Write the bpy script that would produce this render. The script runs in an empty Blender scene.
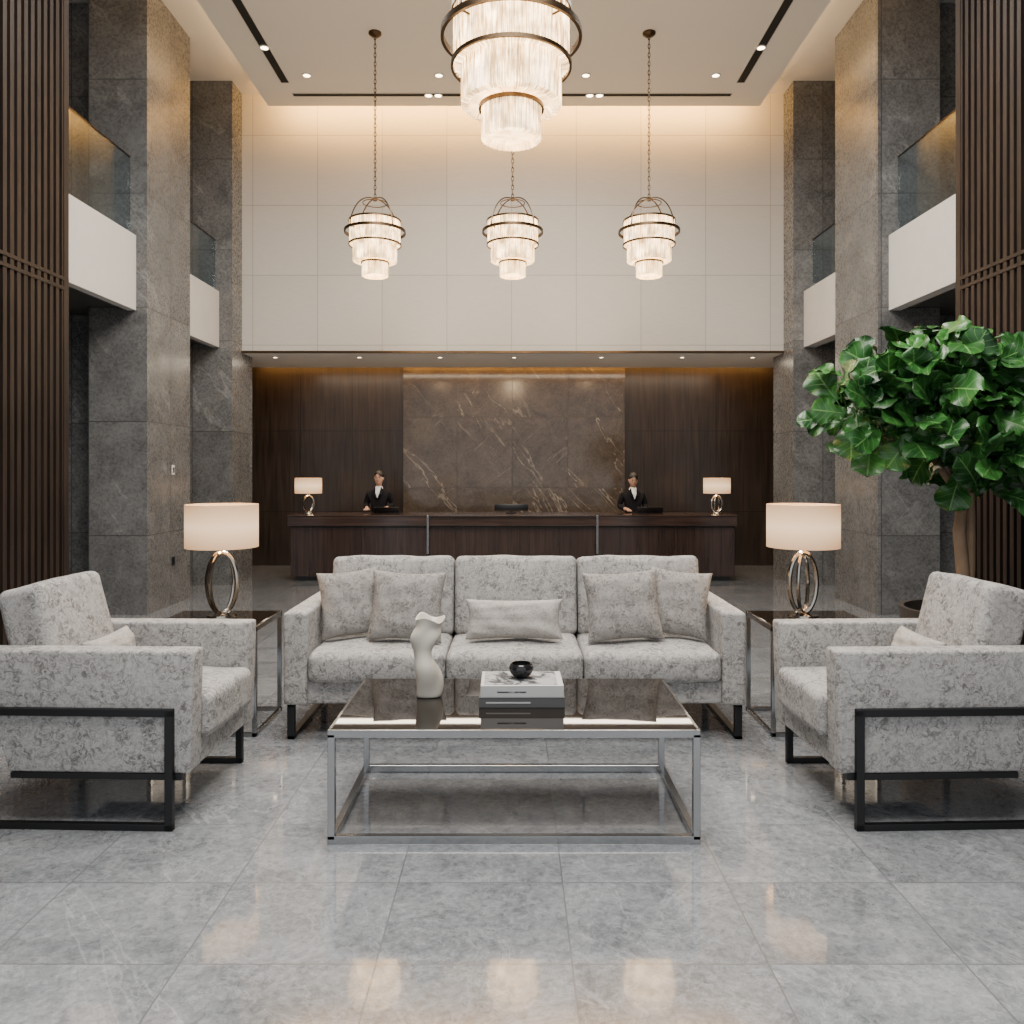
import bpy, bmesh, math, random
from mathutils import Vector, Matrix, Euler
random.seed(7)
scn = bpy.context.scene
COL = scn.collection
pi = math.pi
PR = math.radians

# ------------------------------------------------------------------ materials
class NT:
    def __init__(s, name):
        s.m = bpy.data.materials.new(name); s.m.use_nodes = True
        s.t = s.m.node_tree; s.n = s.t.nodes; s.l = s.t.links
        s.b = s.n['Principled BSDF']
    def node(s, typ, **kw):
        n = s.n.new(typ)
        for k, v in kw.items(): setattr(n, k, v)
        return n
    def put(s, inp, v):
        if hasattr(v, 'is_output'): s.l.new(v, inp)
        else: inp.default_value = v
    def math(s, op, a, b=0.0, c=None):
        n = s.node('ShaderNodeMath', operation=op)
        s.put(n.inputs[0], a); s.put(n.inputs[1], b)
        if c is not None: s.put(n.inputs[2], c)
        return n.outputs[0]
    def pos(s):
        return s.node('ShaderNodeNewGeometry').outputs['Position']
    def objco(s):
        return s.node('ShaderNodeTexCoord').outputs['Object']
    def sep(s, v):
        n = s.node('ShaderNodeSeparateXYZ'); s.l.new(v, n.inputs[0]); return n.outputs
    def comb(s, x, y, z):
        n = s.node('ShaderNodeCombineXYZ')
        s.put(n.inputs[0], x); s.put(n.inputs[1], y); s.put(n.inputs[2], z); return n.outputs[0]
    def noise(s, co, scale, detail=4, dist=0.0, rough=.5):
        n = s.node('ShaderNodeTexNoise'); s.l.new(co, n.inputs['Vector'])
        n.inputs['Scale'].default_value = scale; n.inputs['Detail'].default_value = detail
        n.inputs['Distortion'].default_value = dist; n.inputs['Roughness'].default_value = rough
        return n.outputs['Fac']
    def scale(s, co, v):
        n = s.node('ShaderNodeVectorMath', operation='MULTIPLY'); s.l.new(co, n.inputs[0]); n.inputs[1].default_value = v
        return n.outputs[0]
    def vadd(s, a, b):
        n = s.node('ShaderNodeVectorMath', operation='ADD'); s.l.new(a, n.inputs[0]); s.l.new(b, n.inputs[1]); return n.outputs[0]
    def rng(s, v, a, b, c=0.0, d=1.0):
        n = s.node('ShaderNodeMapRange'); s.put(n.inputs[0], v)
        for i, x in enumerate((a, b, c, d)): n.inputs[i+1].default_value = x
        return n.outputs[0]
    def mix(s, f, a, b):
        n = s.node('ShaderNodeMix', data_type='RGBA')
        s.put(n.inputs[0], f)
        s.put(n.inputs[6], a if hasattr(a, 'is_output') else (*a, 1)); s.put(n.inputs[7], b if hasattr(b, 'is_output') else (*b, 1))
        return n.outputs[2]
    def set(s, color=None, rough=None, metal=None, spec=None):
        if color is not None: s.put(s.b.inputs['Base Color'], color if hasattr(color, 'is_output') else (*color, 1))
        if rough is not None: s.put(s.b.inputs['Roughness'], rough)
        if metal is not None: s.b.inputs['Metallic'].default_value = metal
        if spec is not None: s.b.inputs['Specular IOR Level'].default_value = spec
        return s
    def bump(s, h, strength=.3, dist=.01):
        n = s.node('ShaderNodeBump'); s.l.new(h, n.inputs['Height'])
        n.inputs['Strength'].default_value = strength; n.inputs['Distance'].default_value = dist
        s.l.new(n.outputs[0], s.b.inputs['Normal'])

def plain(name, color, rough=.5, metal=0.0, spec=.5, emis=None, es=0, vary=0.06):
    k = NT(name)
    n = k.noise(k.objco(), 6, 3)
    c2 = tuple(max(0, c*(1-vary*2)) for c in color)
    k.set(k.mix(n, c2, color), rough, metal, spec)
    if emis:
        k.b.inputs['Emission Color'].default_value = (*emis, 1); k.b.inputs['Emission Strength'].default_value = es
    return k.m

def joints(k, a, b, ma, mb, oa, ob, w):
    ta = k.math('DIVIDE', k.math('SUBTRACT', a, oa), ma); tb = k.math('DIVIDE', k.math('SUBTRACT', b, ob), mb)
    fa = k.math('FRACT', k.math('ADD', ta, 100.0)); fb = k.math('FRACT', k.math('ADD', tb, 100.0))
    ja = k.math('LESS_THAN', fa, w/ma); jb = k.math('LESS_THAN', fb, w/mb)
    j = k.math('MAXIMUM', ja, jb)
    idv = k.comb(k.math('FLOOR', ta), k.math('FLOOR', tb), 0.0)
    wn = k.node('ShaderNodeTexWhiteNoise'); k.l.new(idv, wn.inputs[0])
    return j, wn

def marble(name, c1, c2, vein, joint, mods, offs, w, rough, horiz=False, vstr=.6, scale=1.0, speck=.5, spec=.5, vw=.010, coat=0, tone=.10, sec=.3, stretch=.30, bscale=1.0):
    k = NT(name); p = k.pos(); x, y, z = k.sep(p)
    if horiz: a, b = x, y
    else: a, b = k.math('ADD', x, y), z
    j, wn = joints(k, a, b, mods[0], mods[1], offs[0], offs[1], w)
    off = k.scale(wn.outputs['Color'], (9, 9, 9))
    q = k.vadd(p, off)
    n1 = k.noise(q, 3.2*bscale, 10, .6, .72)
    n2 = k.noise(q, 30*bscale, 8, .5, .78)
    base = k.math('ADD', k.math('MULTIPLY', n1, 1-speck), k.math('MULTIPLY', n2, speck))
    col = k.mix(k.rng(base, .39, .61), c1, c2)
    u = k.math('ADD', a, k.math('MULTIPLY', b, .8)); v = k.math('SUBTRACT', a, k.math('MULTIPLY', b, 1.1))
    def veins(uu, vv, sc, seedv, width):
        dq = k.vadd(k.comb(k.math('MULTIPLY', uu, 1.3), k.math('MULTIPLY', vv, stretch), seedv), off)
        nv = k.noise(dq, sc*scale, 6, .25, .56)
        return k.rng(k.math('ABSOLUTE', k.math('SUBTRACT', nv, .5)), 0.0, width, 1.0, 0.0)
    v1 = k.math('MULTIPLY', veins(u, v, .9, 0.0, vw), k.rng(k.noise(q, 1.1, 3), .38, .62))
    v2 = k.math('MULTIPLY', veins(v, u, .8, 5.3, vw*.8), k.rng(k.noise(q, 1.3, 2, .2), .48, .64))
    vv = k.math('MAXIMUM', v1, k.math('MULTIPLY', v2, .6))
    col = k.mix(k.math('MULTIPLY', vv, vstr), col, vein)
    nv2 = k.noise(q, 2.4*scale, 9, .8, .70)
    v3 = k.rng(k.math('ABSOLUTE', k.math('SUBTRACT', nv2, .5)), 0.0, .012, 1.0, 0.0)
    col = k.mix(k.math('MULTIPLY', v3, vstr*sec), col, vein)
    tint = k.math('MULTIPLY_ADD', wn.outputs['Value'], tone*2, 1-tone)
    vm = k.node('ShaderNodeVectorMath', operation='SCALE'); k.l.new(col, vm.inputs[0]); k.l.new(tint, vm.inputs['Scale'])
    col = k.mix(j, vm.outputs[0], joint)
    k.set(col, k.math('ADD', k.rng(n2, .3, .7, rough, rough+.03), k.math('MULTIPLY', j, .3)), 0, spec)
    if coat:
        k.b.inputs['Coat Weight'].default_value = coat; k.b.inputs['Coat Roughness'].default_value = .04; k.b.inputs['Coat IOR'].default_value = 1.62
    return k.m

M_floor = marble('grey_marble_floor', (.118, .127, .139), (.300, .315, .336), (.58, .60, .62), (.095, .10, .105), (.636, .512), (.186, 3.10), .0045, .08, True, .30, 1.0, .60, .8, .007, coat=1.0, tone=.06, sec=.75, bscale=1.05)
M_col = marble('grey_taupe_stone', (.066, .066, .067), (.160, .160, .159), (.40, .40, .39), (.034, .034, .034), (1.25, 1.26), (-4.70+8.83, .87), .010, .26, False, .34, 1.1, .5, sec=.4)
M_feat = marble('brown_marble', (.036, .027, .021), (.086, .066, .051), (.44, .38, .31), (.020, .015, .012), (.92, 1.17), (13.27, .13), .008, .12, False, .46, .95, .45, vw=.0055, sec=.12, stretch=.20)

def mk_cream():
    k = NT('cream_wall_panel'); p = k.pos(); x, y, z = k.sep(p)
    j, wn = joints(k, x, z, .93, 1.005, -.04, 3.39, .010)
    lin = k.noise(k.scale(p, (6, 6, 160)), 1.0, 3)
    col = k.mix(lin, (.43, .405, .365), (.57, .542, .495))
    vm = k.node('ShaderNodeVectorMath', operation='SCALE'); k.l.new(col, vm.inputs[0]); k.l.new(k.math('MULTIPLY_ADD', wn.outputs['Value'], .07, .93), vm.inputs['Scale'])
    k.set(k.mix(j, vm.outputs[0], (.31, .285, .25)), .5, 0, .3); return k.m
M_cream = mk_cream()

def mk_wood(name, c1, c2, mods=None, offs=(0, 0), rough=.35, vert=True, world=True, joint=(.006, .004, .003), spec=.5):
    k = NT(name); p = k.pos() if world else k.objco(); x, y, z = k.sep(p)
    s = (30, 30, 1.2) if vert else (1.2, 30, 30)
    n = k.noise(k.scale(p, s), 1.0, 5, .6)
    n2 = k.noise(p, 2.0, 2)
    col = k.mix(k.rng(k.math('ADD', k.math('MULTIPLY', n, .75), k.math('MULTIPLY', n2, .25)), .35, .65), c1, c2)
    if mods:
        j, wn = joints(k, k.math('ADD', x, y), z, mods[0], mods[1], offs[0], offs[1], .010)
        col = k.mix(j, col, joint)
    k.set(col, rough, 0, spec); return k.m
M_woodwall = mk_wood('dark_wood_panel', (.014, .0095, .0075), (.036, .025, .020), (.87, 1.35), (13.4-1.84, .9), .28)
M_slat = mk_wood('espresso_slat_wood', (.009, .0055, .004), (.026, .0165, .0125), None, rough=.55, spec=.25)
M_slatback = plain('slat_backing', (.004, .003, .0025), .8)
M_desk = mk_wood('walnut_desk', (.017, .009, .007), (.044, .025, .019), None, rough=.2, vert=True)
M_desktop = mk_wood('walnut_counter', (.021, .012, .010), (.056, .034, .027), None, rough=.15, vert=False)

def mk_fabric(name, c1, c2, sc=1.0, cr=.8):
    k = NT(name); p = k.objco()
    n1 = k.noise(p, 34*sc, 10, 1.4, .74)
    n0 = k.noise(p, 12*sc, 7, 2.6, .66)
    patch = k.rng(k.noise(p, 9*sc, 4, 1.0, .6), .38, .58, .45, 1.0)
    ridge = k.rng(k.math('ABSOLUTE', k.math('SUBTRACT', n0, .5)), .0, .026, 1.0, 0.0)
    f = k.math('MULTIPLY', k.math('MAXIMUM', k.math('MULTIPLY', ridge, cr), k.rng(n1, .46, .58)), patch)
    weave = k.noise(k.scale(p, (1, 1, 3)), 260, 2)
    f2 = k.math('ADD', k.math('MULTIPLY', f, .82), k.math('MULTIPLY', k.rng(weave, .3, .7), .30))
    k.set(k.mix(f2, c1, c2), .88, 0, .2)
    k.bump(k.math('ADD', k.math('MULTIPLY', weave, .6), f2), .4, .004)
    return k.m
M_fab = mk_fabric('grey_damask', (.45, .438, .426), (.125, .118, .114))
M_fabp = mk_fabric('taupe_damask', (.35, .332, .314), (.115, .105, .097), 1.15)
M_fabl = mk_fabric('pale_linen', (.44, .415, .385), (.26, .24, .22), 1.5, .3)

M_chrome = plain('brushed_steel', (.36, .36, .362), .18, 1.0, vary=.08)
M_nickel = plain('aged_nickel', (.40, .37, .33), .18, 1.0, vary=.05)
M_black = plain('black_steel', (.007, .007, .008), .4, .3)
M_bronze = plain('dark_bronze', (.085, .058, .036), .35, 1.0)
M_glasstop = plain('smoked_glass', (.012, .009, .007), .02, 0, .55)
M_white = plain('white_paint', (.56, .55, .53), .5)
M_ceil = plain('ceiling_paint', (.76, .735, .69), .7, vary=.01)
M_dark = plain('dark_slot', (.008, .008, .008), .8)
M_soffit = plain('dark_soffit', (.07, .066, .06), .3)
M_blackpl = plain('black_plastic', (.007, .007, .008), .3)
M_skin = plain('skin', (.50, .29, .20), .5)
M_suit = plain('black_suit', (.007, .007, .009), .85, spec=.2)
M_shirt = plain('white_shirt', (.75, .75, .75), .7)
M_hair = plain('black_hair', (.007, .005, .004), .5)
M_lip = plain('lip', (.34, .11, .09), .5)
M_vase = plain('cream_ceramic', (.62, .58, .50), .3)
M_bowl = plain('black_glaze', (.012, .012, .014), .18)
M_bookw = plain('pale_book_cover', (.50, .50, .50), .5)
M_bookg = plain('grey_book_cover', (.085, .085, .088), .5)
M_page = plain('book_pages', (.56, .54, .50), .8)
M_bark = plain('fig_bark', (.26, .175, .11), .85, vary=.3)
M_pot = plain('dark_planter', (.03, .025, .022), .5)
M_soil = plain('soil', (.035, .022, .015), .95, vary=.3)
M_spot = plain('downlight_lens', (1, .9, .75), .5, emis=(1, .78, .48), es=14)
M_bulb = plain('lamp_bulb', (1, .9, .75), .5, emis=(1, .70, .38), es=45)
M_screen = plain('screen', (.02, .025, .03), .2)
def mk_print():
    k = NT('cover_photograph_print'); p = k.objco()
    n = k.noise(p, 11, 5, 1.5, .6)
    k.set(k.mix(k.rng(n, .42, .56), (.05, .052, .056), (.34, .34, .345)), .75, 0, .2); return k.m
M_print = mk_print()

def mk_shade(name, zc, h):
    k = NT(name); p = k.objco(); x, y, z = k.sep(p)
    n = k.noise(p, 200, 1)
    g = k.rng(k.math('ABSOLUTE', k.math('SUBTRACT', z, zc)), 0.0, h*.5, 1.0, 0.0)
    k.set((.42, .32, .22), .9, 0, .1)
    k.put(k.b.inputs['Emission Color'], k.mix(g, (1, .53, .25), (1, .68, .40)))
    st = k.math('MULTIPLY', k.rng(g, 0, 1, .70, 1.45), k.rng(n, 0, 1, .93, 1.05))
    k.l.new(st, k.b.inputs['Emission Strength']); return k.m

def mk_crystal():
    k = NT('lit_crystal'); p = k.objco(); x, y, z = k.sep(p)
    ang = k.math('ARCTAN2', y, x)
    q = k.comb(k.math('MULTIPLY', k.math('COSINE', ang), 22.0), k.math('MULTIPLY', k.math('SINE', ang), 22.0), k.math('MULTIPLY', z, 2.2))
    n = k.noise(q, 2.0, 4, .1, .7)
    n2 = k.noise(p, 7, 3)
    st = k.math('MULTIPLY', k.rng(n, .38, .64, .40, 6.5), k.rng(n2, .32, .68, .45, 1.9))
    k.set((.50, .38, .24), .12, 0, .8)
    k.put(k.b.inputs['Emission Color'], k.mix(k.rng(n, .38, .66), (1, .46, .12), (1, .80, .46)))
    k.l.new(st, k.b.inputs['Emission Strength']); return k.m
M_crys = mk_crystal()

def mk_glass(name, tint, alpha):
    k = NT(name)
    g = k.node('ShaderNodeBsdfGlossy'); g.inputs['Roughness'].default_value = .03
    t = k.node('ShaderNodeBsdfTransparent'); t.inputs['Color'].default_value = (*tint, 1)
    mx = k.node('ShaderNodeMixShader'); mx.inputs[0].default_value = alpha
    k.l.new(t.outputs[0], mx.inputs[1]); k.l.new(g.outputs[0], mx.inputs[2])
    k.l.new(mx.outputs[0], k.n['Material Output'].inputs[0]); return k.m
M_rail = mk_glass('rail_glass', (.80, .86, .88), .10)

def mk_leaf():
    k = NT('fig_leaf'); uv = k.node('ShaderNodeTexCoord').outputs['UV']; u, v, _ = k.sep(uv)
    au = k.math('ABSOLUTE', k.math('SUBTRACT', u, .5))
    mid = k.math('LESS_THAN', au, .022)
    fr = k.math('FRACT', k.math('MULTIPLY', k.math('SUBTRACT', v, k.math('MULTIPLY', au, .55)), 6.0))
    lat = k.math('LESS_THAN', fr, .09)
    vein = k.math('MAXIMUM', mid, k.math('MULTIPLY', lat, .6))
    n = k.noise(k.pos(), 4.5, 2)
    base = k.mix(k.rng(n, .35, .65), (.007, .042, .010), (.032, .135, .024))
    k.set(k.mix(k.math('MULTIPLY', vein, .75), base, (.15, .32, .09)), .33, 0, .45)
    k.bump(fr, .45, .012); return k.m
M_leaf = mk_leaf()

# ------------------------------------------------------------------ mesh tools
class B:
    def __init__(s): s.bm = bmesh.new()
    def box(s, x0, x1, y0, y1, z0, z1, bev=0.0, seg=2):
        r = bmesh.ops.create_cube(s.bm, size=1.0); vs = r['verts']
        for v in vs:
            v.co = Vector((x0+(v.co.x+.5)*(x1-x0), y0+(v.co.y+.5)*(y1-y0), z0+(v.co.z+.5)*(z1-z0)))
        if bev > 0:
            es = list({e for v in vs for e in v.link_edges})
            bmesh.ops.bevel(s.bm, geom=es, offset=bev, segments=seg, affect='EDGES', profile=.5)
        return s
    def tube(s, pts, rad, seg=10, closed=False, cap=True):
        pts = [Vector(p) for p in pts]; n = len(pts)
        rs = rad if isinstance(rad, (list, tuple)) else [rad]*n
        rings = []; up = None
        for i, p in enumerate(pts):
            if closed: d = pts[(i+1) % n]-pts[i-1]
            else: d = pts[min(i+1, n-1)]-pts[max(i-1, 0)]
            d.normalize()
            if up is None:
                up = Vector((0, 0, 1)) if abs(d.z) < .9 else Vector((1, 0, 0))
            a = up - d*up.dot(d); a.normalize(); up = a; b = d.cross(a)
            rings.append([s.bm.verts.new(p+(a*math.cos(2*pi*j/seg)+b*math.sin(2*pi*j/seg))*rs[i]) for j in range(seg)])
        m = n if closed else n-1
        for i in range(m):
            A, C = rings[i], rings[(i+1) % n]
            for j in range(seg):
                s.bm.faces.new((A[j], A[(j+1) % seg], C[(j+1) % seg], C[j]))
        if cap and not closed:
            s.bm.faces.new(rings[0][::-1]); s.bm.faces.new(rings[-1])
        return s
    def ring(s, R, r, z, seg=40, rs=8, hz=None):
        if hz:
            prof = [(R-r, z-hz), (R+r, z-hz), (R+r, z+hz), (R-r, z+hz)]
            return s.rev(prof+[prof[0]], seg)
        pts = [(R*math.cos(2*pi*i/seg), R*math.sin(2*pi*i/seg), z) for i in range(seg)]
        return s.tube(pts, r, rs, closed=True)
    def rev(s, prof, seg=32, cx=0, cy=0, fn=None):
        rings = []
        for (r, z) in prof:
            if r < 1e-5: rings.append([s.bm.verts.new((cx, cy, z))])
            else:
                rings.append([s.bm.verts.new((cx+r*(fn(j/seg) if fn else 1)*math.cos(2*pi*j/seg), cy+r*(fn(j/seg) if fn else 1)*math.sin(2*pi*j/seg), z)) for j in range(seg)])
        for A, C in zip(rings, rings[1:]):
            for j in range(seg):
                k = (j+1) % seg
                if len(A) == 1 and len(C) == 1: continue
                if len(A) == 1: s.bm.faces.new((A[0], C[k], C[j]))
                elif len(C) == 1: s.bm.faces.new((A[j], A[k], C[0]))
                else: s.bm.faces.new((A[j], A[k], C[k], C[j]))
        return s
    def rbox(s, hx, hy, hz, r, bt=0, bf=0, n=8, c=(0, 0, 0), wr=0, ph=0):
        tt = [math.tan(a*pi/180) for a in (45, 34, 23, 11)]
        def ax(h):
            inner = h-r
            return [-(inner+r*t) for t in tt] + [-inner+2*inner*i/n for i in range(n+1)] + [inner+r*t for t in reversed(tt)]
        X, Y, Z = ax(hx), ax(hy), ax(hz); H = (hx, hy, hz)
        cache = {}
        def V(x, y, z):
            key = (round(x, 5), round(y, 5), round(z, 5))
            if key in cache: return cache[key]
            p = Vector((x, y, z)); q = Vector([max(-(h-r), min(h-r, a)) for a, h in zip(p, H)])
            d = p-q; p2 = q+d.normalized()*r if d.length > 1e-7 else p
            wx = 1-(p2.x/hx)**2; wy = 1-(p2.y/hy)**2; wz = 1-(p2.z/hz)**2
            p3 = p2.copy()
            wv = wr*(math.sin(p2.x*23+ph+p2.z*9)+math.sin(p2.x*11-p2.y*17+ph*2.1)) if wr else 0
            p3.z += ((bt if p2.z > 0 else -bt*.3)*wx*wy+wv*.5)*abs(p2.z)/hz
            p3.y += ((-bf if p2.y < 0 else bf*.3)*wx*wz+wv*.5)*abs(p2.y)/hy
            v = s.bm.verts.new(p3+Vector(c)); cache[key] = v; return v
        def grid(A, Bl, f, flip):
            for i in range(len(A)-1):
                for j in range(len(Bl)-1):
                    q = [f(A[i], Bl[j]), f(A[i+1], Bl[j]), f(A[i+1], Bl[j+1]), f(A[i], Bl[j+1])]
                    try: s.bm.faces.new(q[::-1] if flip else q)
                    except ValueError: pass
        grid(X, Y, lambda a, b: V(a, b, hz), False); grid(X, Y, lambda a, b: V(a, b, -hz), True)
        grid(X, Z, lambda a, b: V(a, -hy, b), False); grid(X, Z, lambda a, b: V(a, hy, b), True)
        grid(Y, Z, lambda a, b: V(hx, a, b), False); grid(Y, Z, lambda a, b: V(-hx, a, b), True)
        return s
    def prism(s, poly, y0, y1, bev=0.0, seg=3):
        a = [s.bm.verts.new((x, y0, z)) for x, z in poly]; b = [s.bm.verts.new((x, y1, z)) for x, z in poly]
        n = len(poly)
        s.bm.faces.new(a); s.bm.faces.new(b[::-1])
        for i in range(n): s.bm.faces.new((a[i], b[i], b[(i+1) % n], a[(i+1) % n]))
        if bev > 0:
            es = list({e for v in a+b for e in v.link_edges})
            bmesh.ops.bevel(s.bm, geom=es, offset=bev, segments=seg, affect='EDGES', profile=.5)
        return s
    def ball(s, c, r, u=16, v=12, fn=None):
        q = bmesh.ops.create_uvsphere(s.bm, u_segments=u, v_segments=v, radius=1)
        for w in q['verts']:
            w.co = Vector((w.co.x*r[0]+c[0], w.co.y*r[1]+c[1], w.co.z*r[2]+c[2]))
            if fn: w.co = fn(w.co)
        return s
    def obj(s, name, mat, parent=None, loc=(0, 0, 0), rot=(0, 0, 0), smooth=True, ang=40):
        bmesh.ops.recalc_face_normals(s.bm, faces=s.bm.faces[:])
        me = bpy.data.meshes.new(name); s.bm.to_mesh(me); s.bm.free()
        me.materials.append(mat)
        if smooth:
            for p in me.polygons: p.use_smooth = True
            try: me.set_sharp_from_angle(angle=math.radians(ang))
            except Exception: pass
        o = bpy.data.objects.new(name, me); COL.objects.link(o)
        o.location = loc; o.rotation_euler = rot
        if parent: o.parent = parent
        return o

def tag(o, label, cat, group=None):
    o['label'] = label; o['category'] = cat
    if group: o['group'] = group
    return o
def thing(name, label, cat, loc, rotz=0, group=None):
    o = bpy.data.objects.new(name, None); o.empty_display_size = .1; COL.objects.link(o)
    o.location = loc; o.rotation_euler = (0, 0, rotz); return tag(o, label, cat, group)
def copy_thing(root, loc, rot=None):
    r = root.copy(); COL.objects.link(r); r.location = loc
    if rot is not None: r.rotation_euler = rot
    for c in list(root.children):
        d = c.copy(); COL.objects.link(d); d.parent = r
        for c2 in list(c.children):
            e = c2.copy(); COL.objects.link(e); e.parent = d
    return r
def struct(name, mat, *boxes, bev=0):
    b = B()
    for x in boxes: b.box(*x, bev)
    o = b.obj(name, mat, smooth=False); o['kind'] = 'structure'; return o

# ------------------------------------------------------------------ room shell
struct('floor', M_floor, (-6.3, 6.3, -4, 13.6, -.1, 0))
struct('ceiling', M_ceil, (-6.3, 6.3, -3, 13.6, 7.0, 7.15))
struct('trim_1', M_ceil, (-3.41, 3.41, -2, 11.1, 6.65, 6.76))
struct('wall_header', M_cream, (-3.93, 3.93, 11.5, 11.75, 3.31, 7.0))
struct('trim_2', M_bronze, (-3.91, 3.91, 11.47, 11.52, 3.28, 3.31))
struct('trim_3', M_ceil, (-4.45, 4.45, 11.52, 13.12, 3.28, 3.31), (-4.45, 4.45, 11.76, 13.5, 3.46, 3.5))
struct('wall_back', M_woodwall, (-4.6, 4.6, 13.4, 13.55, 0, 3.46))
struct('wall_feature', M_feat, (-1.84, 1.84, 13.30, 13.40, 0, 3.40))
struct('wall_outer_left', M_col, (-6.3, -6.15, -3, 13.6, 0, 7))
struct('wall_outer_right', M_col, (6.15, 6.3, -3, 13.6, 0, 7))
for sgn, side in ((-1, 'left'), (1, 'right')):
    def X(a, b): return (min(sgn*a, sgn*b), max(sgn*a, sgn*b))
    e = 0 if sgn < 0 else -.035
    struct('wall_recess_'+side, M_woodwall, (*X(4.45, 4.6), 11.95, 13.4, 0, 3.46))
    struct('wall_column_near_'+side, M_col, (*X(4.05+e, 4.70), 8.83, 10.0, 0, 7), (*X(4.70, 6.15), 9.25, 10.0, 0, 7))
    struct('wall_column_far_'+side, M_col, (*X(3.91+e, 6.15), 11.1, 11.95, 0, 7))
    struct('trim_balcony_near_'+side, M_white, (*X(4.17+e, 4.27), 5.4, 8.83, 3.36, 4.19), bev=.004)
    struct('trim_balcony_far_'+side, M_white, (*X(4.09+2*e, 4.19), 10.0, 11.1, 3.30, 4.08), bev=.004)
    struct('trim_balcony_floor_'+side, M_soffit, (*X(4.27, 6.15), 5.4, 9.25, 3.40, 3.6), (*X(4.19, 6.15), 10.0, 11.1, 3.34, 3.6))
    for nm, (xx, y0, y1, z0, z1) in {'near': (4.24, 5.4, 8.82, 4.19, 5.06), 'far': (4.15, 10.01, 11.09, 4.08, 4.80)}.items():
        t = thing('balcony_railing', 'clear glass balustrade on a white balcony edge', 'railing', (sgn*xx, (y0+y1)/2, z0), group='glass balustrades')
        h = (y1-y0)/2; ht = z1-z0
        B().box(-.008, .008, -h, h, .0, ht-.008).obj('glass_panel', M_rail, t, smooth=False)
        B().box(-.012, .012, -h, h, ht-.012, ht, .003).obj('handrail', M_bronze, t)
    t = thing('slatted_screen', 'floor to ceiling dark wood slatted wall screen', 'wall screen', (sgn*3.70+(-.03 if sgn > 0 else 0), 3.4, 0), group='slatted wood screens')
    b = B(); y = -2.9
    while y < 3.16:
        b.box(*X(0.0, .07), y, y+.046, 0, 6.99); y += .084
    b.box(*X(-.005, .09), 3.17, 3.24, 0, 6.99)
    b.obj('slat', M_slat, t, smooth=False)['kind'] = 'stuff'
    b = B()
    for z in (3.08, 3.16): b.box(*X(-.006, .03), -2.9, 3.24, z, z+.028)
    b.obj('rail', M_slat, t, smooth=False)
    B().box(*X(.09, .14), -2.95, 3.24, 0, 6.99).obj('backing_panel', M_slatback, t, smooth=False)

def vent(x0, x1, y0, y1):
    cx, cy = (x0+x1)/2, (y0+y1)/2
    t = thing('ceiling_vent', 'black linear slot diffuser in the ceiling', 'air vent', (cx, cy, 6.65), group='linear ceiling vents')
    B().box(x0-cx, x1-cx, y0-cy, y1-cy, -.004, 0).obj('slot', M_dark, t, smooth=False)
    b = B(); w = .006
    b.box(x0-cx-w, x1-cx+w, y0-cy-w, y0-cy, -.008, 0); b.box(x0-cx-w, x1-cx+w, y1-cy, y1-cy+w, -.008, 0)
    b.box(x0-cx-w, x0-cx, y0-cy, y1-cy, -.008, 0); b.box(x1-cx, x1-cx+w, y0-cy, y1-cy, -.008, 0)
    b.obj('slot_trim', M_white, t, smooth=False)
vent(-3.03, -2.93, 4.0, 10.42); vent(2.90, 3.00, 4.0, 10.42); vent(-2.97, 2.92, 10.72, 10.80)

def mk_down(loc, r, grp, label):
    t = thing('downlight', label, 'ceiling light', loc, group=grp)
    B().rev([(0, -.006), (r, -.006), (r, 0)], 20).obj('lens', M_spot, t)
    B().rev([(r, -.001), (r, -.010), (r*1.3, -.010), (r*1.35, 0)], 20).obj('trim_ring', M_white, t)
    return t
d0 = mk_down((-2.65, 10.23, 6.65), .045, 'ceiling downlights', 'small round lit recessed downlight with white rim')
for x, y in ((-.96, 10.23), (.92, 10.23), (2.58, 10.23), (-2.98, 9.55), (2.95, 9.55), (-1.15, 10.77), (-1.02, 10.77), (1.02, 10.77), (1.15, 10.77)):
    copy_thing(d0, (x, y, 6.65 if y == 10.23 else 6.645))
s0 = mk_down((-3.55, 11.9, 3.28), .032, 'soffit downlights', 'small lit recessed downlight above the reception desk')
for x in (-2.3, -1.1, 0.0, 1.3, 2.5, 3.55): copy_thing(s0, (x, 11.9, 3.28))

# ------------------------------------------------------------------ lights
def area(loc, rot, sx, sy, power, col):
    l = bpy.data.lights.new('area_light', 'AREA'); l.shape = 'RECTANGLE'; l.size = sx; l.size_y = sy; l.energy = power; l.color = col
    o = bpy.data.objects.new('area_light', l); COL.objects.link(o); o.location = loc; o.rotation_euler = rot; return o
def point(loc, power, col, r=.05):
    l = bpy.data.lights.new('bulb_light', 'POINT'); l.energy = power; l.color = col; l.shadow_soft_size = r
    o = bpy.data.objects.new('bulb_light', l); COL.objects.link(o); o.location = loc; return o
WARM = (1, .53, .14)
area((0, 11.05, 6.86), (pi/2, 0, 0), 6.6, .10, 190, WARM)
area((-3.36, 6.5, 6.86), (0, pi/2, 0), .10, 8.5, 34, (1, .62, .28))
area((3.36, 6.5, 6.86), (0, -pi/2, 0), .10, 8.5, 34, (1, .62, .28))
area((0, 13.2, 3.42), (math.radians(18), 0, 0), 8.6, .05, 85, WARM)
for yy in (1.0, 4.2, 7.4):
    area((0, yy, 6.60), (0, 0, 0), 4.0, 1.6, 460, (1, .95, .88))
area((0, 12.4, 3.27), (0, 0, 0), 7.0, .25, 100, (1, .84, .64))
w = bpy.data.worlds.new('world'); scn.world = w; w.use_nodes = True
bg = w.node_tree.nodes['Background']; bg.inputs[0].default_value = (.90, .95, 1, 1); bg.inputs[1].default_value = 1.25

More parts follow.
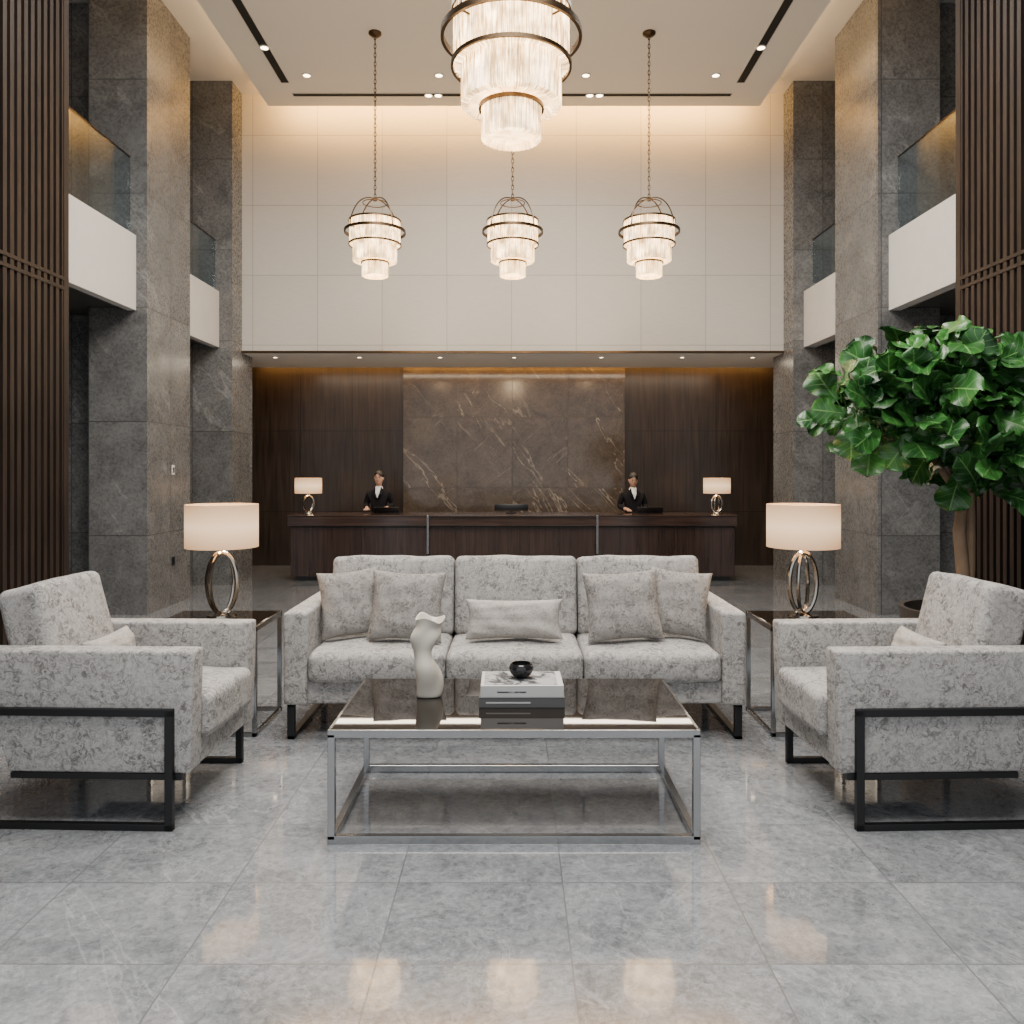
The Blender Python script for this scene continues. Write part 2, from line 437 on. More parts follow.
# ------------------------------------------------------------------ reception desk
t = thing('reception_desk', 'long dark walnut reception counter with chrome strips', 'reception desk', (0, 11.43, 0))
B().box(-3.16, 3.12, .14, .70, 0, .10).obj('plinth', M_blackpl, t, smooth=False)
b = B(); b.box(-3.21, -1.24, .06, .72, .07, .80, .004); b.box(-1.22, 1.18, .10, .72, .07, .80, .004); b.box(1.20, 3.17, .06, .72, .07, .80, .004)
b.obj('front_panel', M_desk, t, smooth=False)
b = B(); b.box(-3.24, -1.24, .0, .74, .80, .935, .004); b.box(-1.22, 1.18, .03, .74, .80, .935, .004); b.box(1.20, 3.19, .0, .74, .80, .935, .004)
b.obj('counter_ledge', M_desktop, t, smooth=False)
B().box(-3.25, 3.20, -.01, .75, .935, .957, .004).obj('countertop', M_desktop, t, smooth=False)
for x in (-1.23, 1.19):
    B().box(x-.018, x+.018, -.016, .08, .40, .958, .003).obj('chrome_strip', M_chrome, t, smooth=False)
b = B(); b.box(-3.2, 3.16, .052, .062, .775, .787); b.obj('shadow_gap', M_dark, t, smooth=False)

t = thing('computer_monitor', 'low black computer monitor seen from behind', 'monitor', (-.04, 11.95, .958))
B().rev([(0, 0), (.08, 0), (.08, .01), (0, .012)], 24).obj('base', M_blackpl, t)
B().box(-.02, .02, -.01, .01, .008, .06, .003).obj('stand', M_blackpl, t)
B().box(-.25, .25, -.03, -.008, .035, .135, .006).obj('screen_housing', M_blackpl, t)
B().box(-.235, .235, -.008, -.006, .045, .125).obj('screen', M_screen, t)
lp = None
for x in (-1.90, 2.02):
    if lp: copy_thing(lp, (x, 11.92, .958)); continue
    lp = t = thing('laptop', 'open black laptop seen from behind', 'laptop', (x, 11.92, .958), group='reception laptops')
    B().box(-.19, .19, -.03, .20, .0, .014, .004).obj('keyboard_base', M_blackpl, t)
    B().prism([(-.19, 0), (.19, 0), (.19, .09), (-.19, .09)], -.008, 0, .002).obj('lid', M_blackpl, t, loc=(0, -.03, .012), rot=(math.radians(25), 0, 0))

# ------------------------------------------------------------------ table lamps
def make_lamp(loc, sr, sh, H, label, grp, power):
    t = thing('table_lamp', label, 'lamp', loc, group=grp)
    B().rev([(0, 0), (sr*.40, 0), (sr*.42, .008), (sr*.40, .020), (sr*.15, .026), (0, .028)], 32).obj('base', M_nickel, t)
    zb = .026; zt = H-sh-.035; hz = (zt-zb)/2; cz = (zt+zb)/2
    N = 44
    for rr, an, ax, hk in ((sr*.41, .10, .0145, 1.0), (sr*.36, .85, .012, .985)):
        pts = [(rr*math.cos(2*pi*i/N)*math.cos(an), rr*math.cos(2*pi*i/N)*math.sin(an), cz+hz*hk*math.sin(2*pi*i/N)) for i in range(N)]
        B().tube(pts, ax*(sr/.222), 8, closed=True).obj('oval_ring', M_nickel, t)
    B().tube([(0, 0, zt-.005), (0, 0, H-sh*.55)], .009, 10).obj('stem', M_nickel, t)
    B().rev([(sr*.99, H-sh), (sr, H-sh), (sr, H), (sr*.985, H), (sr*.985, H-sh), (sr*.99, H-sh)], 48).obj('lamp_shade', mk_shade('lit_lamp_shade', H-sh*.5, sh), t)
    B().rev([(0, H-sh*.62), (.025, H-sh*.6), (.032, H-sh*.45), (.02, H-sh*.3), (0, H-sh*.27)], 16).obj('bulb', M_bulb, t)
    point((loc[0], loc[1], loc[2]+H-sh*.80), power, (1, .64, .34), .04)
    return t
LL = 'drum shade lamp with nickel oval ring base'
make_lamp((-1.847, 5.06, .668), .222, .27, .715, LL, 'side table lamps', 13)
make_lamp((1.828, 5.06, .668), .222, .27, .715, LL, 'side table lamps', 13)
make_lamp((-3.02, 11.75, .958), .195, .225, .525, 'small lit table lamp on the reception counter', 'reception counter lamps', 5)
make_lamp((2.98, 11.75, .958), .195, .225, .525, 'small lit table lamp on the reception counter', 'reception counter lamps', 5)

# ------------------------------------------------------------------ side tables
def side_table(xc):
    t = thing('side_table', 'chrome framed side table with dark glossy top', 'side table', (xc, 5.06, 0), group='side tables')
    hx, hy, H = .328, .27, .665; s = .013
    B().box(-hx+.01, hx-.01, -hy+.01, hy-.01, H-.016, H, .003).obj('tabletop', M_glasstop, t, smooth=False)
    for nm, z0, z1 in (('top_frame', H-.035, H-.002), ('bottom_frame', 0, .026)):
        b = B()
        b.box(-hx, hx, -hy, -hy+.02, z0, z1, .002); b.box(-hx, hx, hy-.02, hy, z0, z1, .002)
        b.box(-hx, -hx+.02, -hy, hy, z0, z1, .002); b.box(hx-.02, hx, -hy, hy, z0, z1, .002)
        b.obj(nm, M_chrome, t, smooth=False)
    for a in (-1, 1):
        for c in (-1, 1):
            x, y = a*(hx-s), c*(hy-s)
            B().box(x-s, x+s, y-s, y+s, 0, H-.02, .002).obj('leg', M_chrome, t, smooth=False)
side_table(-1.872); side_table(1.872)

# ------------------------------------------------------------------ coffee table
t = thing('coffee_table', 'low chrome framed coffee table with smoked glass top', 'coffee table', (0, 3.84, 0))
hx, hy, H, s = .797, .425, .49, .0155
B().box(-hx+.012, hx-.012, -hy+.012, hy-.012, H-.014, H, .002).obj('tabletop', M_glasstop, t, smooth=False)
for nm, z0, z1 in (('top_frame', H-.034, H-.001), ('bottom_frame', 0, .036)):
    b = B(); q = 2*s
    b.box(-hx, hx, -hy, -hy+q, z0, z1, .002); b.box(-hx, hx, hy-q, hy, z0, z1, .002)
    b.box(-hx, -hx+q, -hy+.02, hy-.02, z0, z1, .002); b.box(hx-q, hx, -hy+.02, hy-.02, z0, z1, .002)
    b.obj(nm, M_chrome, t, smooth=False)
for a in (-1, 1):
    for c in (-1, 1):
        x, y = a*(hx-s), c*(hy-s)
        B().box(x-s, x+s, y-s, y+s, .02, H-.02, .002).obj('leg', M_chrome, t, smooth=False)

def vase():
    b = B(); seg = 48; rings = []
    prof = [(0, .044), (.004, .050), (.03, .054), (.07, .061), (.115, .067), (.15, .066), (.18, .056), (.205, .045), (.23, .041), (.255, .050), (.285, .062), (.31, .064), (.33, .058), (.35, .055), (.37, .060), (.390, .072)]
    inner = [(.388, .066), (.366, .050), (.346, .042), (.33, .040)]
    def ringf(z, r):
        tw = z*10; cx = .018*math.sin(z*19+.3); cy = .008*math.cos(z*14); up = max(0, (z-.30)/.09); L = []
        for j in range(seg):
            a = 2*pi*j/seg
            e = 1+(.17-.06*up)*math.cos(2*(a-tw))+.13*math.exp(-((((a-tw*1.3+pi) % (2*pi))-pi)/.45)**2)
            dz = up*(.010*math.cos(a-2.6)+.012*math.sin(3*a+.6))
            L.append(b.bm.verts.new((cx+r*e*math.cos(a), cy+r*e*.88*math.sin(a), z+dz)))
        return L
    for z, r in prof+inner: rings.append(ringf(z, r))
    for A, C in zip(rings, rings[1:]):
        for j in range(seg): b.bm.faces.new((A[j], A[(j+1) % seg], C[(j+1) % seg], C[j]))
    b.bm.faces.new(rings[0][::-1]); b.bm.faces.new(rings[-1])
    o = b.obj('vase', M_vase, loc=(-.427, 3.91, .49), ang=80)
    m = o.modifiers.new('sub', 'SUBSURF'); m.levels = 1; m.render_levels = 1
    tag(o, 'cream ceramic twisted sculptural vase', 'vase')
vase()
def book(loc, rz, w, d, h, mat, label, prt=False):
    t = thing('book', label, 'book', loc, rz, group='stacked coffee table books')
    b = B(); c = .004
    b.box(-w/2, w/2, -d/2, d/2, 0, c, .0008); b.box(-w/2, w/2, -d/2, d/2, h-c, h, .0008); b.box(-w/2, w/2, -d/2, -d/2+c, .001, h-.001, .0008)
    b.obj('cover', mat, t, smooth=False)
    B().box(-w/2+.005, w/2-.005, -d/2+.003, d/2-.006, c, h-c).obj('pages', M_page, t, smooth=False)
    if prt:
        B().box(-w*.46, w*.43, -d*.42, d*.46, h, h+.0015).obj('cover_print', M_print, t, smooth=False)
        B().box(-w*.30, w*.05, -d/2-.0010, -d/2, h*.40, h*.52).obj('spine_print', M_print, t, smooth=False)
    else:
        B().box(-w*.42, w*.10, -d/2-.0010, -d/2, h*.45, h*.58).obj('spine_print', M_bookw, t, smooth=False)
book((.037, 3.87, .49), 0.0, .40, .28, .048, M_bookg, 'dark grey hardcover book at the bottom of a stack')
book((.037, 3.87, .538), .01, .388, .272, .054, M_bookw, 'thick pale hardcover book with grey photographic cover', True)
tag(B().rev([(0, 0), (.026, 0), (.028, .004), (.048, .018), (.059, .038), (.060, .052), (.053, .066), (.048, .071), (.045, .070), (.050, .058), (.050, .044), (.036, .018), (0, .011)], 36).obj('bowl', M_bowl, loc=(.035, 3.88, .5937)),
    'small rounded black ceramic bowl on stacked books', 'bowl')

# ------------------------------------------------------------------ sofa
t = thing('sofa', 'three seat grey damask sofa on black metal legs', 'sofa', (.004, 5.18, 0))
b = B(); b.rbox(1.24, .42, .068, .015, c=(0, -.0, .276)); b.obj('seat_base', M_fab, t)
b = B(); b.rbox(1.24, .10, .34, .03, c=(0, .42, .55)); b.obj('backrest', M_fab, t)
for a in (-1, 1):
    b = B(); b.rbox(.070, .48, .275, .022, c=(a*1.298, .02, .484), wr=.0015, ph=a); b.obj('arm', M_fab, t)
for i in (-1, 0, 1):
    b = B(); b.rbox(.407, .36, .088, .042, bt=.026, bf=.014, wr=.005, ph=i*2, n=14); b.obj('seat_cushion', M_fab, t, loc=(i*.818, -.115, .430))
for i in (-1, 0, 1):
    b = B(); b.rbox(.406, .11, .262, .042, bt=.006, bf=.030, wr=.005, ph=i*3+1, n=14); b.obj('back_cushion', M_fab, t, loc=(i*.818+.008, .225, .752), rot=(math.radians(-9), 0, 0))
for a in (-1, 1):
    b = B(); x0, x1 = (a*1.33-.022, a*1.33+.022)
    b.box(x0, x1, -.43, .43, 0, .022, .003); b.box(x0, x1, -.43, -.395, 0, .212, .003); b.box(x0, x1, .395, .43, 0, .212, .003); b.box(x0, x1, -.43, .43, .190, .212, .003)
    b.obj('leg', M_black, t, smooth=False)

def pillow(loc, w, h, th, rot, mat, label, grp):
    b = B(); n = 24; top = {}; bot = {}; ph = loc[0]*7
    for i in range(n+1):
        for j in range(n+1):
            u = -1+2*i/n; v = -1+2*j/n
            u = math.sin(u*pi/2); v = math.sin(v*pi/2)
            k = (max(0, 1-u**4)*max(0, 1-v**4))**.55
            xx = u*w/2*(1-.09*(1-v*v)*abs(u)); zz = v*h/2*(1-.09*(1-u*u)*abs(v))
            wr = (.005*math.sin(9*u+5*v+ph)+.003*math.sin(11*v-6*u*v+ph))*k
            y = th/2*k+wr
            edge = i in (0, n) or j in (0, n)
            top[i, j] = b.bm.verts.new((xx, -y if not edge else 0, zz))
            bot[i, j] = top[i, j] if edge else b.bm.verts.new((xx, y, zz))
    for i in range(n):
        for j in range(n):
            q = [(i, j), (i+1, j), (i+1, j+1), (i, j+1)]
            b.bm.faces.new([top[k] for k in q])
            try: b.bm.faces.new([bot[k] for k in q][::-1])
            except ValueError: pass
    o = b.obj('throw_pillow', mat, loc=loc, rot=rot, ang=180)
    return tag(o, label, 'pillow', grp)
g = 'sofa throw pillows'
pillow((-1.035, 5.080, .757), .40, .43, .135, (PR(-16), PR(-6), PR(9)), M_fabp, 'square taupe damask pillow beside the sofa arm', g)
pillow((-.668, 4.985, .754), .47, .44, .15, (PR(-17), PR(2), PR(-3)), M_fabp, 'square taupe damask pillow against the back cushion', g)
pillow((.0, 4.975, .672), .61, .25, .14, (PR(-16), 0, 0), M_fabl, 'narrow pale lumbar pillow on the middle seat', g)
pillow((.678, 4.985, .754), .48, .44, .15, (PR(-17), PR(-3), PR(3)), M_fabp, 'square taupe damask pillow against the back cushion', g)
pillow((1.040, 5.080, .757), .40, .43, .135, (PR(-16), PR(6), PR(-9)), M_fabp, 'square taupe damask pillow beside the sofa arm', g)

# ------------------------------------------------------------------ armchairs
def armchair(loc, rz):
    t = thing('armchair', 'grey damask armchair with black metal side frame', 'armchair', loc, rz, group='lounge armchairs')
    B().rbox(.40, .39, .06, .012, c=(.125, 0, .305)).obj('seat_base', M_fab, t)
    for a in (-1, 1):
        y0, y1 = (a*.34-.062, a*.34+.062)
        B().prism([(-.29, .245), (.535, .245), (.550, .79), (-.46, .79)], y0, y1, .014, 3).obj('arm', M_fab, t)
    b = B(); b.rbox(.335, .272, .102, .042, bt=.026, wr=.004, n=12); b.obj('seat_cushion', M_fab, t, loc=(.242, 0, .462))
    b = B(); b.rbox(.274, .105, .355, .040, bf=.024, bt=.006, wr=.004, n=12)
    b.obj('backrest', M_fab, t, loc=(-.262, 0, .705), rot=(PR(-14), 0, pi/2))
    for a in (-1, 1):
        b = B(); y0, y1 = sorted((a*.397, a*.427)); w = .036
        b.box(-.44, .468, y0, y1, .505, .538, .003)
        b.box(.468-w, .468, y0, y1, 0, .535, .003)
        b.box(-.44, -.44+w, y0, y1, 0, .535, .003)
        b.box(-.44, .468, y0, y1, 0, .030, .003)
        b.obj('leg', M_black, t, smooth=False)
    b = B()
    b.box(-.28, .50, -.404, -.376, .218, .246, .003); b.box(-.28, .50, .376, .404, .218, .246, .003)
    b.box(.455-.036, .455-.006, -.40, .40, .218, .246, .003); b.box(-.28, -.25, -.40, .40, .218, .246, .003)
    b.obj('under_frame', M_black, t, smooth=False)
    return t
armchair((-1.965, 3.98, 0), PR(-2)); armchair((1.970, 3.98, 0), pi+PR(2))
g = 'armchair lumbar pillows'
for a in (-1, 1):
    pillow((a*2.002, 3.985, .680), .44, .22, .12, (PR(-18), 0, -a*pi/2), M_fabl, 'small pale lumbar pillow on a grey armchair', g)

# ------------------------------------------------------------------ chandeliers
def chandelier(loc, s, ceil_z, label, grp=None):
    t = thing('chandelier', label, 'chandelier', loc, group=grp)
    hub = .385*s
    b = B(); N = 4
    for k in range(N):
        a = 2*pi*k/N+pi/4; pts = []
        for i in range(13):
            f = i/12; th = f*pi/2
            r = .345*s*math.sin(th)**.8*.98; z = .02*s+(hub-.02*s)*(max(0, math.cos(th))**1.3)
            pts.append((r*math.cos(a), r*math.sin(a), z))
        b.tube(pts, .0075*s, 6)
    b.ring(.14*s, .006*s, .33*s, 28, 6)
    b.obj('bail', M_bronze, t)
    tiers = [(.290, .120, -.150), (.252, -.150, -.345), (.150, -.345, -.515)]
    b = B(); b.ring(.345*s, .008*s, 0, 56, hz=.016*s)
    for k in range(4):
        a = 2*pi*k/4+pi/4; b.tube([(.28*s*math.cos(a), .28*s*math.sin(a), 0), (.345*s*math.cos(a), .345*s*math.sin(a), 0)], .006*s, 6)
    b.ring(.296*s, .006*s, -.150*s, 56, hz=.010*s)
    b.ring(.158*s, .006*s, -.360*s, 40, hz=.009*s)
    b.ring(.296*s, .005*s, .120*s, 56, hz=.010*s)
    b.obj('ring_frame', M_bronze, t)
    for r, z1, z0 in tiers:
        n = int(r*230); seg = n*4
        fn = lambda q, n=n: (1, .975, .955, .975)[int(round(q*n*4)) % 4]
        B().rev([(r*.6*s, z1*s), (r*s, z1*s), (r*s, (z0+.5*(z1-z0))*s), (r*s, z0*s), (r*.88*s, (z0-.006)*s), (r*.80*s, (z0+.025)*s), (0, (z0+.02)*s)], seg, fn=fn).obj('crystal_tier', M_crys, t, ang=20)
    b = B(); z = hub; L = .052*s if s < 1.2 else .06; top = ceil_z-loc[2]; k = 0
    while z < top-.03:
        cz = z+L*.5; pts = []
        for i in range(10):
            th = 2*pi*i/10; u = L*.22*math.cos(th); v = L*.62*math.sin(th)
            pts.append((u, 0, cz+v) if k % 2 == 0 else (0, u, cz+v))
        b.tube(pts, L*.10, 5, closed=True); z += L*.98; k += 1
    b.obj('chain', M_bronze, t)
    B().rev([(0, top), (.075, top), (.075, top-.018), (.05, top-.04), (.012, top-.05), (0, top-.05)], 28).obj('canopy', M_bronze, t)
    B().rev([(0, hub+.02*s), (.02*s, hub+.01*s), (.03*s, hub-.01*s), (.018*s, hub-.03*s), (0, hub-.035*s)], 16).obj('hub', M_bronze, t)
    return t
chandelier((-.02, 6.0, 4.85), 1.5, 6.65, 'large tiered crystal drum chandelier with bronze rings')
c1 = chandelier((-1.605, 9.24, 4.35), 1.0, 6.65, 'small tiered crystal pendant chandelier on a chain', 'small tiered chandeliers')
copy_thing(c1, (-.015, 9.24, 4.35)); copy_thing(c1, (1.56, 9.24, 4.35))
point((-.02, 6.0, 3.75), 45, (1, .72, .42), .2)
for x in (-1.605, -.015, 1.56): point((x, 9.24, 3.65), 32, (1, .66, .34), .15)

# ------------------------------------------------------------------ wall plates
def plate(loc, h, mat, label):
    t = thing('wall_switch', label, 'switch', loc, group='wall plates on the stone column')
    B().box(0, .008, -.04, .04, -h/2, h/2, .003).obj('cover_plate', mat, t)
    B().box(.008, .012, -.018, .018, -h*.25, h*.25, .002).obj('rocker', M_dark if mat is M_white else M_blackpl, t)
plate((-4.05, 9.50, 1.60), .12, M_white, 'white wall switch plate on a stone column')
plate((-4.05, 9.50, .52), .10, M_blackpl, 'black socket plate on a stone column')

# ------------------------------------------------------------------ plant
def plant():
    P = Vector((2.92, 5.22, 0))
    t = thing('potted_fig_tree', 'fiddle leaf fig with glossy leaves in dark planter', 'potted plant', P)
    B().rev([(0, 0), (.27, 0), (.30, .02), (.37, .66), (.375, .70), (.34, .70), (.335, .62), (0, .62)], 40).obj('planter', M_pot, t)
    B().rev([(0, .655), (.2, .65), (.336, .632)], 30).obj('soil', M_soil, t)
    cl = [((-.66, -.02, 2.02), .30), ((-.44, .02, 2.22), .28), ((-.12, -.08, 2.20), .38), ((.22, .0, 2.22), .34), ((.40, .0, 1.98), .34), ((.05, -.12, 1.90), .44), ((-.30, -.08, 1.94), .32), ((.34, .02, 1.70), .34), ((.06, -.04, 1.62), .30), ((-.50, .0, 1.82), .20)]
    b = B()
    b.tube([(0, 0, .6), (.012, 0, .9), (-.01, .01, 1.2), (.015, 0, 1.45)], [.048, .040, .038, .03], 10)
    b.tube([(.02, 0, .6), (.07, .02, .95), (.05, -.02, 1.3), (.06, 0, 1.5)], [.032, .028, .026, .02], 8)
    for (c, r) in cl:
        c = Vector(c); m = Vector((c.x*.35, c.y*.35, 1.45+(c.z-1.45)*.55))
        b.tube([(.01, 0, 1.40), m, c], [.024, .017, .009], 7)
    b.obj('trunk', M_bark, t)
    b = B(); uvl = b.bm.loops.layers.uv.new('UVMap')
    def leaf(base, d, nrm, L):
        d = d.normalized(); side = d.cross(nrm).normalized(); n = side.cross(d).normalized()
        nu, nv = 8, 14; g = {}
        droop = random.uniform(.10, .50); cup = random.uniform(.04, .22); W = L*random.uniform(.37, .44); ph = random.uniform(0, 6)
        for j in range(nv+1):
            v = j/nv
            w = W*(math.sin(pi*min(1, .03+.97*v**1.5))**.42)*(.72+.40*v-.18*math.exp(-((v-.38)/.14)**2))
            for i in range(nu+1):
                u = -1+2*i/nu
                p = base+d*(L*v*(1-.03*abs(u)))+n*(-droop*L*v*v+cup*w*abs(u)**1.5+.075*L*math.sin(ph+v*16+(2 if u > 0 else 0))*abs(u)**2)+side*(w*u*(1+.05*math.sin(v*15+ph)))
                g[i, j] = (b.bm.verts.new(p), (i/nu, v))
        for i in range(nu):
            for j in range(nv):
                q = [g[i, j], g[i+1, j], g[i+1, j+1], g[i, j+1]]
                f = b.bm.faces.new([a[0] for a in q])
                for lo, a in zip(f.loops, q): lo[uvl].uv = a[1]
        b.tube([base-d*.06-Vector((0, 0, .01)), base+d*.01], .004, 5)
    for (c, r) in cl:
        c = Vector(c); n = int(64*(r/.4)**2)
        for k in range(n):
            z = 1-2*(k+.5)/n; a = k*2.39996; rr = math.sqrt(1-z*z)
            o = Vector((rr*math.cos(a), rr*math.sin(a), z))
            o = (o+Vector([random.uniform(-.25, .25) for _ in range(3)])).normalized()
            if o.z < -.85: continue
            base = c+o*r*random.uniform(.30, .80)
            tang = Vector((random.uniform(-1, 1), random.uniform(-1, 1), random.uniform(-.6, 1)))
            tang = (tang-o*tang.dot(o)).normalized()
            d = (o*random.uniform(.25, 1.1)+tang*.8).normalized()
            nr = (o*.8+Vector((0, -.4, .55))+Vector([random.uniform(-.35, .35) for _ in range(3)]))
            L = random.uniform(.19, .28)
            tip = base+d*L
            if tip.x+P.x > 3.55 or base.x+P.x > 3.50 or tip.x < -1.04 or tip.z > 2.60 or tip.z < 1.34: continue
            leaf(base, d, nr, L)
    bm = b.bm
    me = bpy.data.meshes.new('foliage'); bm.to_mesh(me); bm.free(); me.materials.append(M_leaf)
    for p in me.polygons: p.use_smooth = True
    o = bpy.data.objects.new('foliage', me); COL.objects.link(o); o.parent = t; o['kind'] = 'stuff'
plant()

# ------------------------------------------------------------------ people
def skin_obj(name, V, E, mat, parent, sub=2, warp=None):
    me = bpy.data.meshes.new(name+'_cage'); me.from_pydata([v[0] for v in V], E, []); me.update()
    o = bpy.data.objects.new(name+'_cage', me); COL.objects.link(o)
    md = o.modifiers.new('skin', 'SKIN'); md.use_smooth_shade = True
    for i, v in enumerate(V):
        r = v[1]; me.skin_vertices[0].data[i].radius = r if isinstance(r, tuple) else (r, r)
    me.skin_vertices[0].data[0].use_root = True
    ms = o.modifiers.new('sub', 'SUBSURF'); ms.levels = sub; ms.render_levels = sub
    dg = bpy.context.evaluated_depsgraph_get(); dg.update()
    nm = bpy.data.meshes.new_from_object(o.evaluated_get(dg))
    bpy.data.objects.remove(o); nm.materials.clear(); nm.materials.append(mat)
    if warp:
        for v in nm.vertices: v.co = warp(v.co.copy())
    for p in nm.polygons: p.use_smooth = True
    nm.name = name
    o = bpy.data.objects.new(name, nm); COL.objects.link(o); o.parent = parent
    return o
def person(loc, rz, label, tilt, bun, sc=1.0):
    t = thing('person', label, 'person', loc, rz); t.scale = (sc, sc, sc)
    V = []; E = []
    def add(p, r, par=None):
        V.append((p, r)); i = len(V)-1
        if par is not None: E.append((par, i))
        return i
    ex = math.exp
    ang = PR(16)*tilt; piv = Vector((0, .01, 1.40))
    def nod(p):
        w = min(1, max(0, (p.z-1.34)/.06)); a = ang*w
        d = p-piv; return piv+Vector((d.x, d.y*math.cos(a)-d.z*math.sin(a), d.z*math.cos(a)+d.y*math.sin(a)))
    def face(p):
        if p.z > 1.36:
            x, z = p.x, p.z; front = max(0, min(1, (-p.y-.02)/.04))
            dy = -.020*ex(-(x/.011)**2-((z-1.462)/.013)**2) - .010*ex(-(x/.008)**2-((z-1.485)/.018)**2)
            dy += .010*ex(-((abs(x)-.028)/.014)**2-((z-1.488)/.010)**2)
            dy -= .004*ex(-(x/.045)**2-((z-1.506)/.008)**2)
            dy -= .006*ex(-(x/.020)**2-((z-1.434)/.008)**2)
            dy -= .012*ex(-(x/.024)**2-((z-1.402)/.014)**2)
            dy += .004*ex(-(x/.02)**2-((z-1.418)/.006)**2)
            p.y += dy*front
        return nod(p)
    pel = add((0, 0, .88), (.11, .08)); sp = add((0, .01, 1.04), (.085, .06), pel); ch = add((0, .015, 1.17), (.085, .055), sp)
    nb = add((0, .014, 1.29), (.046, .042), ch); nk = add((0, .008, 1.362), .040, nb)
    jaw = add((0, -.016, 1.410), (.053, .064), nk); fc = add((0, -.008, 1.465), (.063, .084), jaw)
    cr = add((0, .004, 1.530), (.062, .080), fc); add((0, .010, 1.562), (.040, .050), cr)
    for a in (-1, 1): add((a*.075, .008, 1.474), (.009, .016), fc)
    for a in (-1, 1):
        sh = add((a*.140, .012, 1.225), .026, ch); el = add((a*.205, .03, 1.06), .030, sh); wr = add((a*.15, -.17, 1.02), .026, el)
        pm = add((a*.135, -.225, 1.015), (.032, .018), wr); kn = add((a*.130, -.262, 1.012), (.034, .015), pm)
        for q, (off, ln) in enumerate(((-.027, .055), (-.009, .066), (.009, .070), (.027, .060))):
            f1 = add((a*.130+off, -.262-ln*.5, 1.010), .0085, kn); add((a*.130+off*1.1, -.262-ln, .992), .0075, f1)
        th = add((a*.095, -.235, 1.008), .010, pm); add((a*.082, -.268, .995), .008, th)
        hp = add((a*.085, 0, .82), .078, pel); kk = add((a*.09, -.01, .46), .052, hp); an = add((a*.09, .015, .085), .036, kk); add((a*.095, -.13, .035), (.034, .028), an)
    skin_obj('body', V, E, M_skin, t, 3, face)
    V.clear(); E.clear()
    pel = add((0, 0, .80), (.142, .11)); sp = add((0, .0, 1.02), (.115, .095), pel); ch = add((0, .004, 1.18), (.136, .108), sp); nb = add((0, .012, 1.298), (.080, .072), ch)
    for a in (-1, 1):
        sh = add((a*.155, .008, 1.242), .060, ch); el = add((a*.210, .032, 1.06), .050, sh); add((a*.158, -.145, 1.024), .040, el)
    skin_obj('jacket', V, E, M_suit, t, 2)
    V.clear(); E.clear()
    pel = add((0, 0, .84), (.140, .105))
    for a in (-1, 1):
        hp = add((a*.088, 0, .76), .088, pel); kk = add((a*.092, -.01, .46), .068, hp); add((a*.092, .012, .09), .058, kk)
    skin_obj('trousers', V, E, M_suit, t, 2)
    for a in (-1, 1):
        B().rbox(.045, .13, .04, .025, c=(a*.095, -.045, .04)).obj('shoe', M_blackpl, t)
    # hair: parted cap swept behind the ears
    b = B(); bmesh.ops.create_uvsphere(b.bm, u_segments=96, v_segments=72, radius=1.0)
    dl = []
    for v in b.bm.verts:
        u = v.co.copy()
        v.co = Vector((u.x*.075, u.y*.099+.010, u.z*.090+1.507))
        hl = 1.556-.95*abs(v.co.x+.010)
        if v.co.y < -.010 and v.co.z < hl: dl.append(v)
        elif v.co.y < .014 and v.co.z < 1.462: dl.append(v)
        elif v.co.z < 1.425: dl.append(v)
    bmesh.ops.delete(b.bm, geom=dl, context='VERTS')
    if bun: b.ball((0, .100, 1.505), (.038, .032, .038))
    else: b.ball((0, .098, 1.465), (.036, .028, .036))
    for v in b.bm.verts: v.co = nod(v.co)
    h = b.obj('hair', M_hair, t)
    m = h.modifiers.new('sol', 'SOLIDIFY'); m.thickness = .006; m.offset = -1
    for a in (-1, 1):
        B().ball((a*.028, -.083, 1.487), (.0105, .006, .0048), 14, 10, nod).obj('eye', M_hair, t)
        B().ball((a*.029, -.086, 1.507), (.016, .005, .0025), 14, 10, nod).obj('eyebrow', M_hair, t)
    B().ball((0, -.0875, 1.434), (.019, .006, .0055), 16, 10, nod).obj('mouth', M_lip, t)
    b = B()
    pts = [(-.042, -.050, 1.350), (.042, -.050, 1.350), (.030, -.112, 1.25), (0, -.122, 1.17), (-.030, -.112, 1.25), (0, -.078, 1.325)]
    vs = [b.bm.verts.new(p) for p in pts]; bk = [b.bm.verts.new((p[0]*.9, p[1]+.08, p[2])) for p in pts[:5]]
    for q in ((0, 5, 4), (5, 1, 2), (4, 5, 2), (4, 2, 3)): b.bm.faces.new([vs[i] for i in q])
    for i in range(1, 5): b.bm.faces.new((vs[i], vs[(i+1) % 5], bk[(i+1) % 5], bk[i]))
    b.obj('shirt', M_shirt, t, smooth=False)
    B().rev([(.060, 1.315), (.054, 1.335), (.047, 1.352), (.043, 1.350)], 24, cy=.006).obj('collar', M_shirt, t)
    for a in (-1, 1):
        b = B()
        P = [(a*.046, -.052, 1.345), (a*.074, -.068, 1.290), (a*.062, -.108, 1.230), (a*.004, -.130, 1.155), (a*.026, -.120, 1.235)]
        f = b.bm.faces.new([b.bm.verts.new(p) for p in P])
        r = bmesh.ops.extrude_face_region(b.bm, geom=[f])
        for v in [e for e in r['geom'] if isinstance(e, bmesh.types.BMVert)]: v.co.y += .012
        b.obj('lapel', M_suit, t, smooth=False)
person((-2.08, 12.33, 0), PR(-4), 'receptionist in black suit and white shirt, facing forward', 0, False)
person((1.83, 12.33, 0), PR(6), 'receptionist in black suit looking down, hair tied up', 1, True, .985)

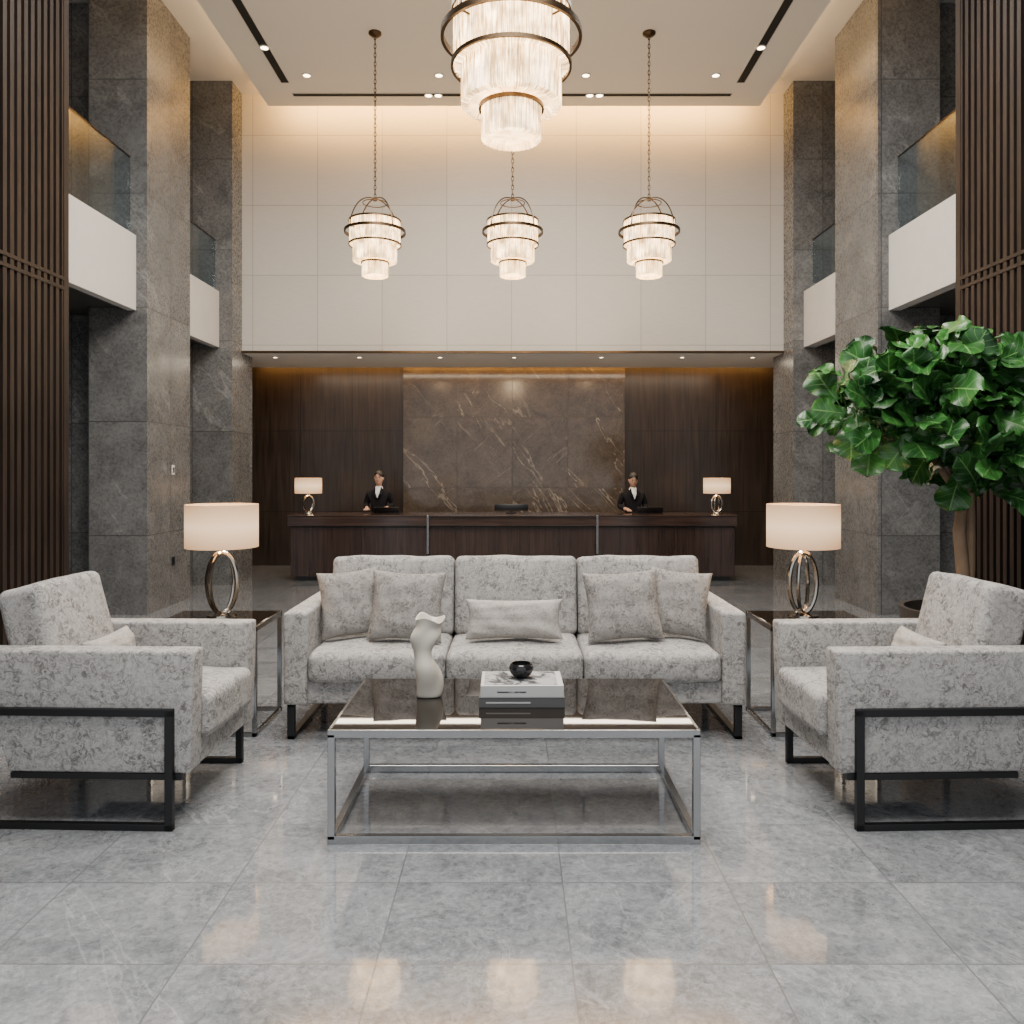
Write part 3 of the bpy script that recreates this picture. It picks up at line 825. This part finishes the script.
# ------------------------------------------------------------------ camera
cd = bpy.data.cameras.new('camera'); cam = bpy.data.objects.new('camera', cd); COL.objects.link(cam)
cam.location = (0, 0, 1.6); cam.rotation_euler = (pi/2, 0, 0)
cd.sensor_width = 36; cd.lens = 36*800/1024; cd.shift_y = -42/1024; cd.shift_x = -2/1024; cd.clip_start = .05
scn.camera = cam
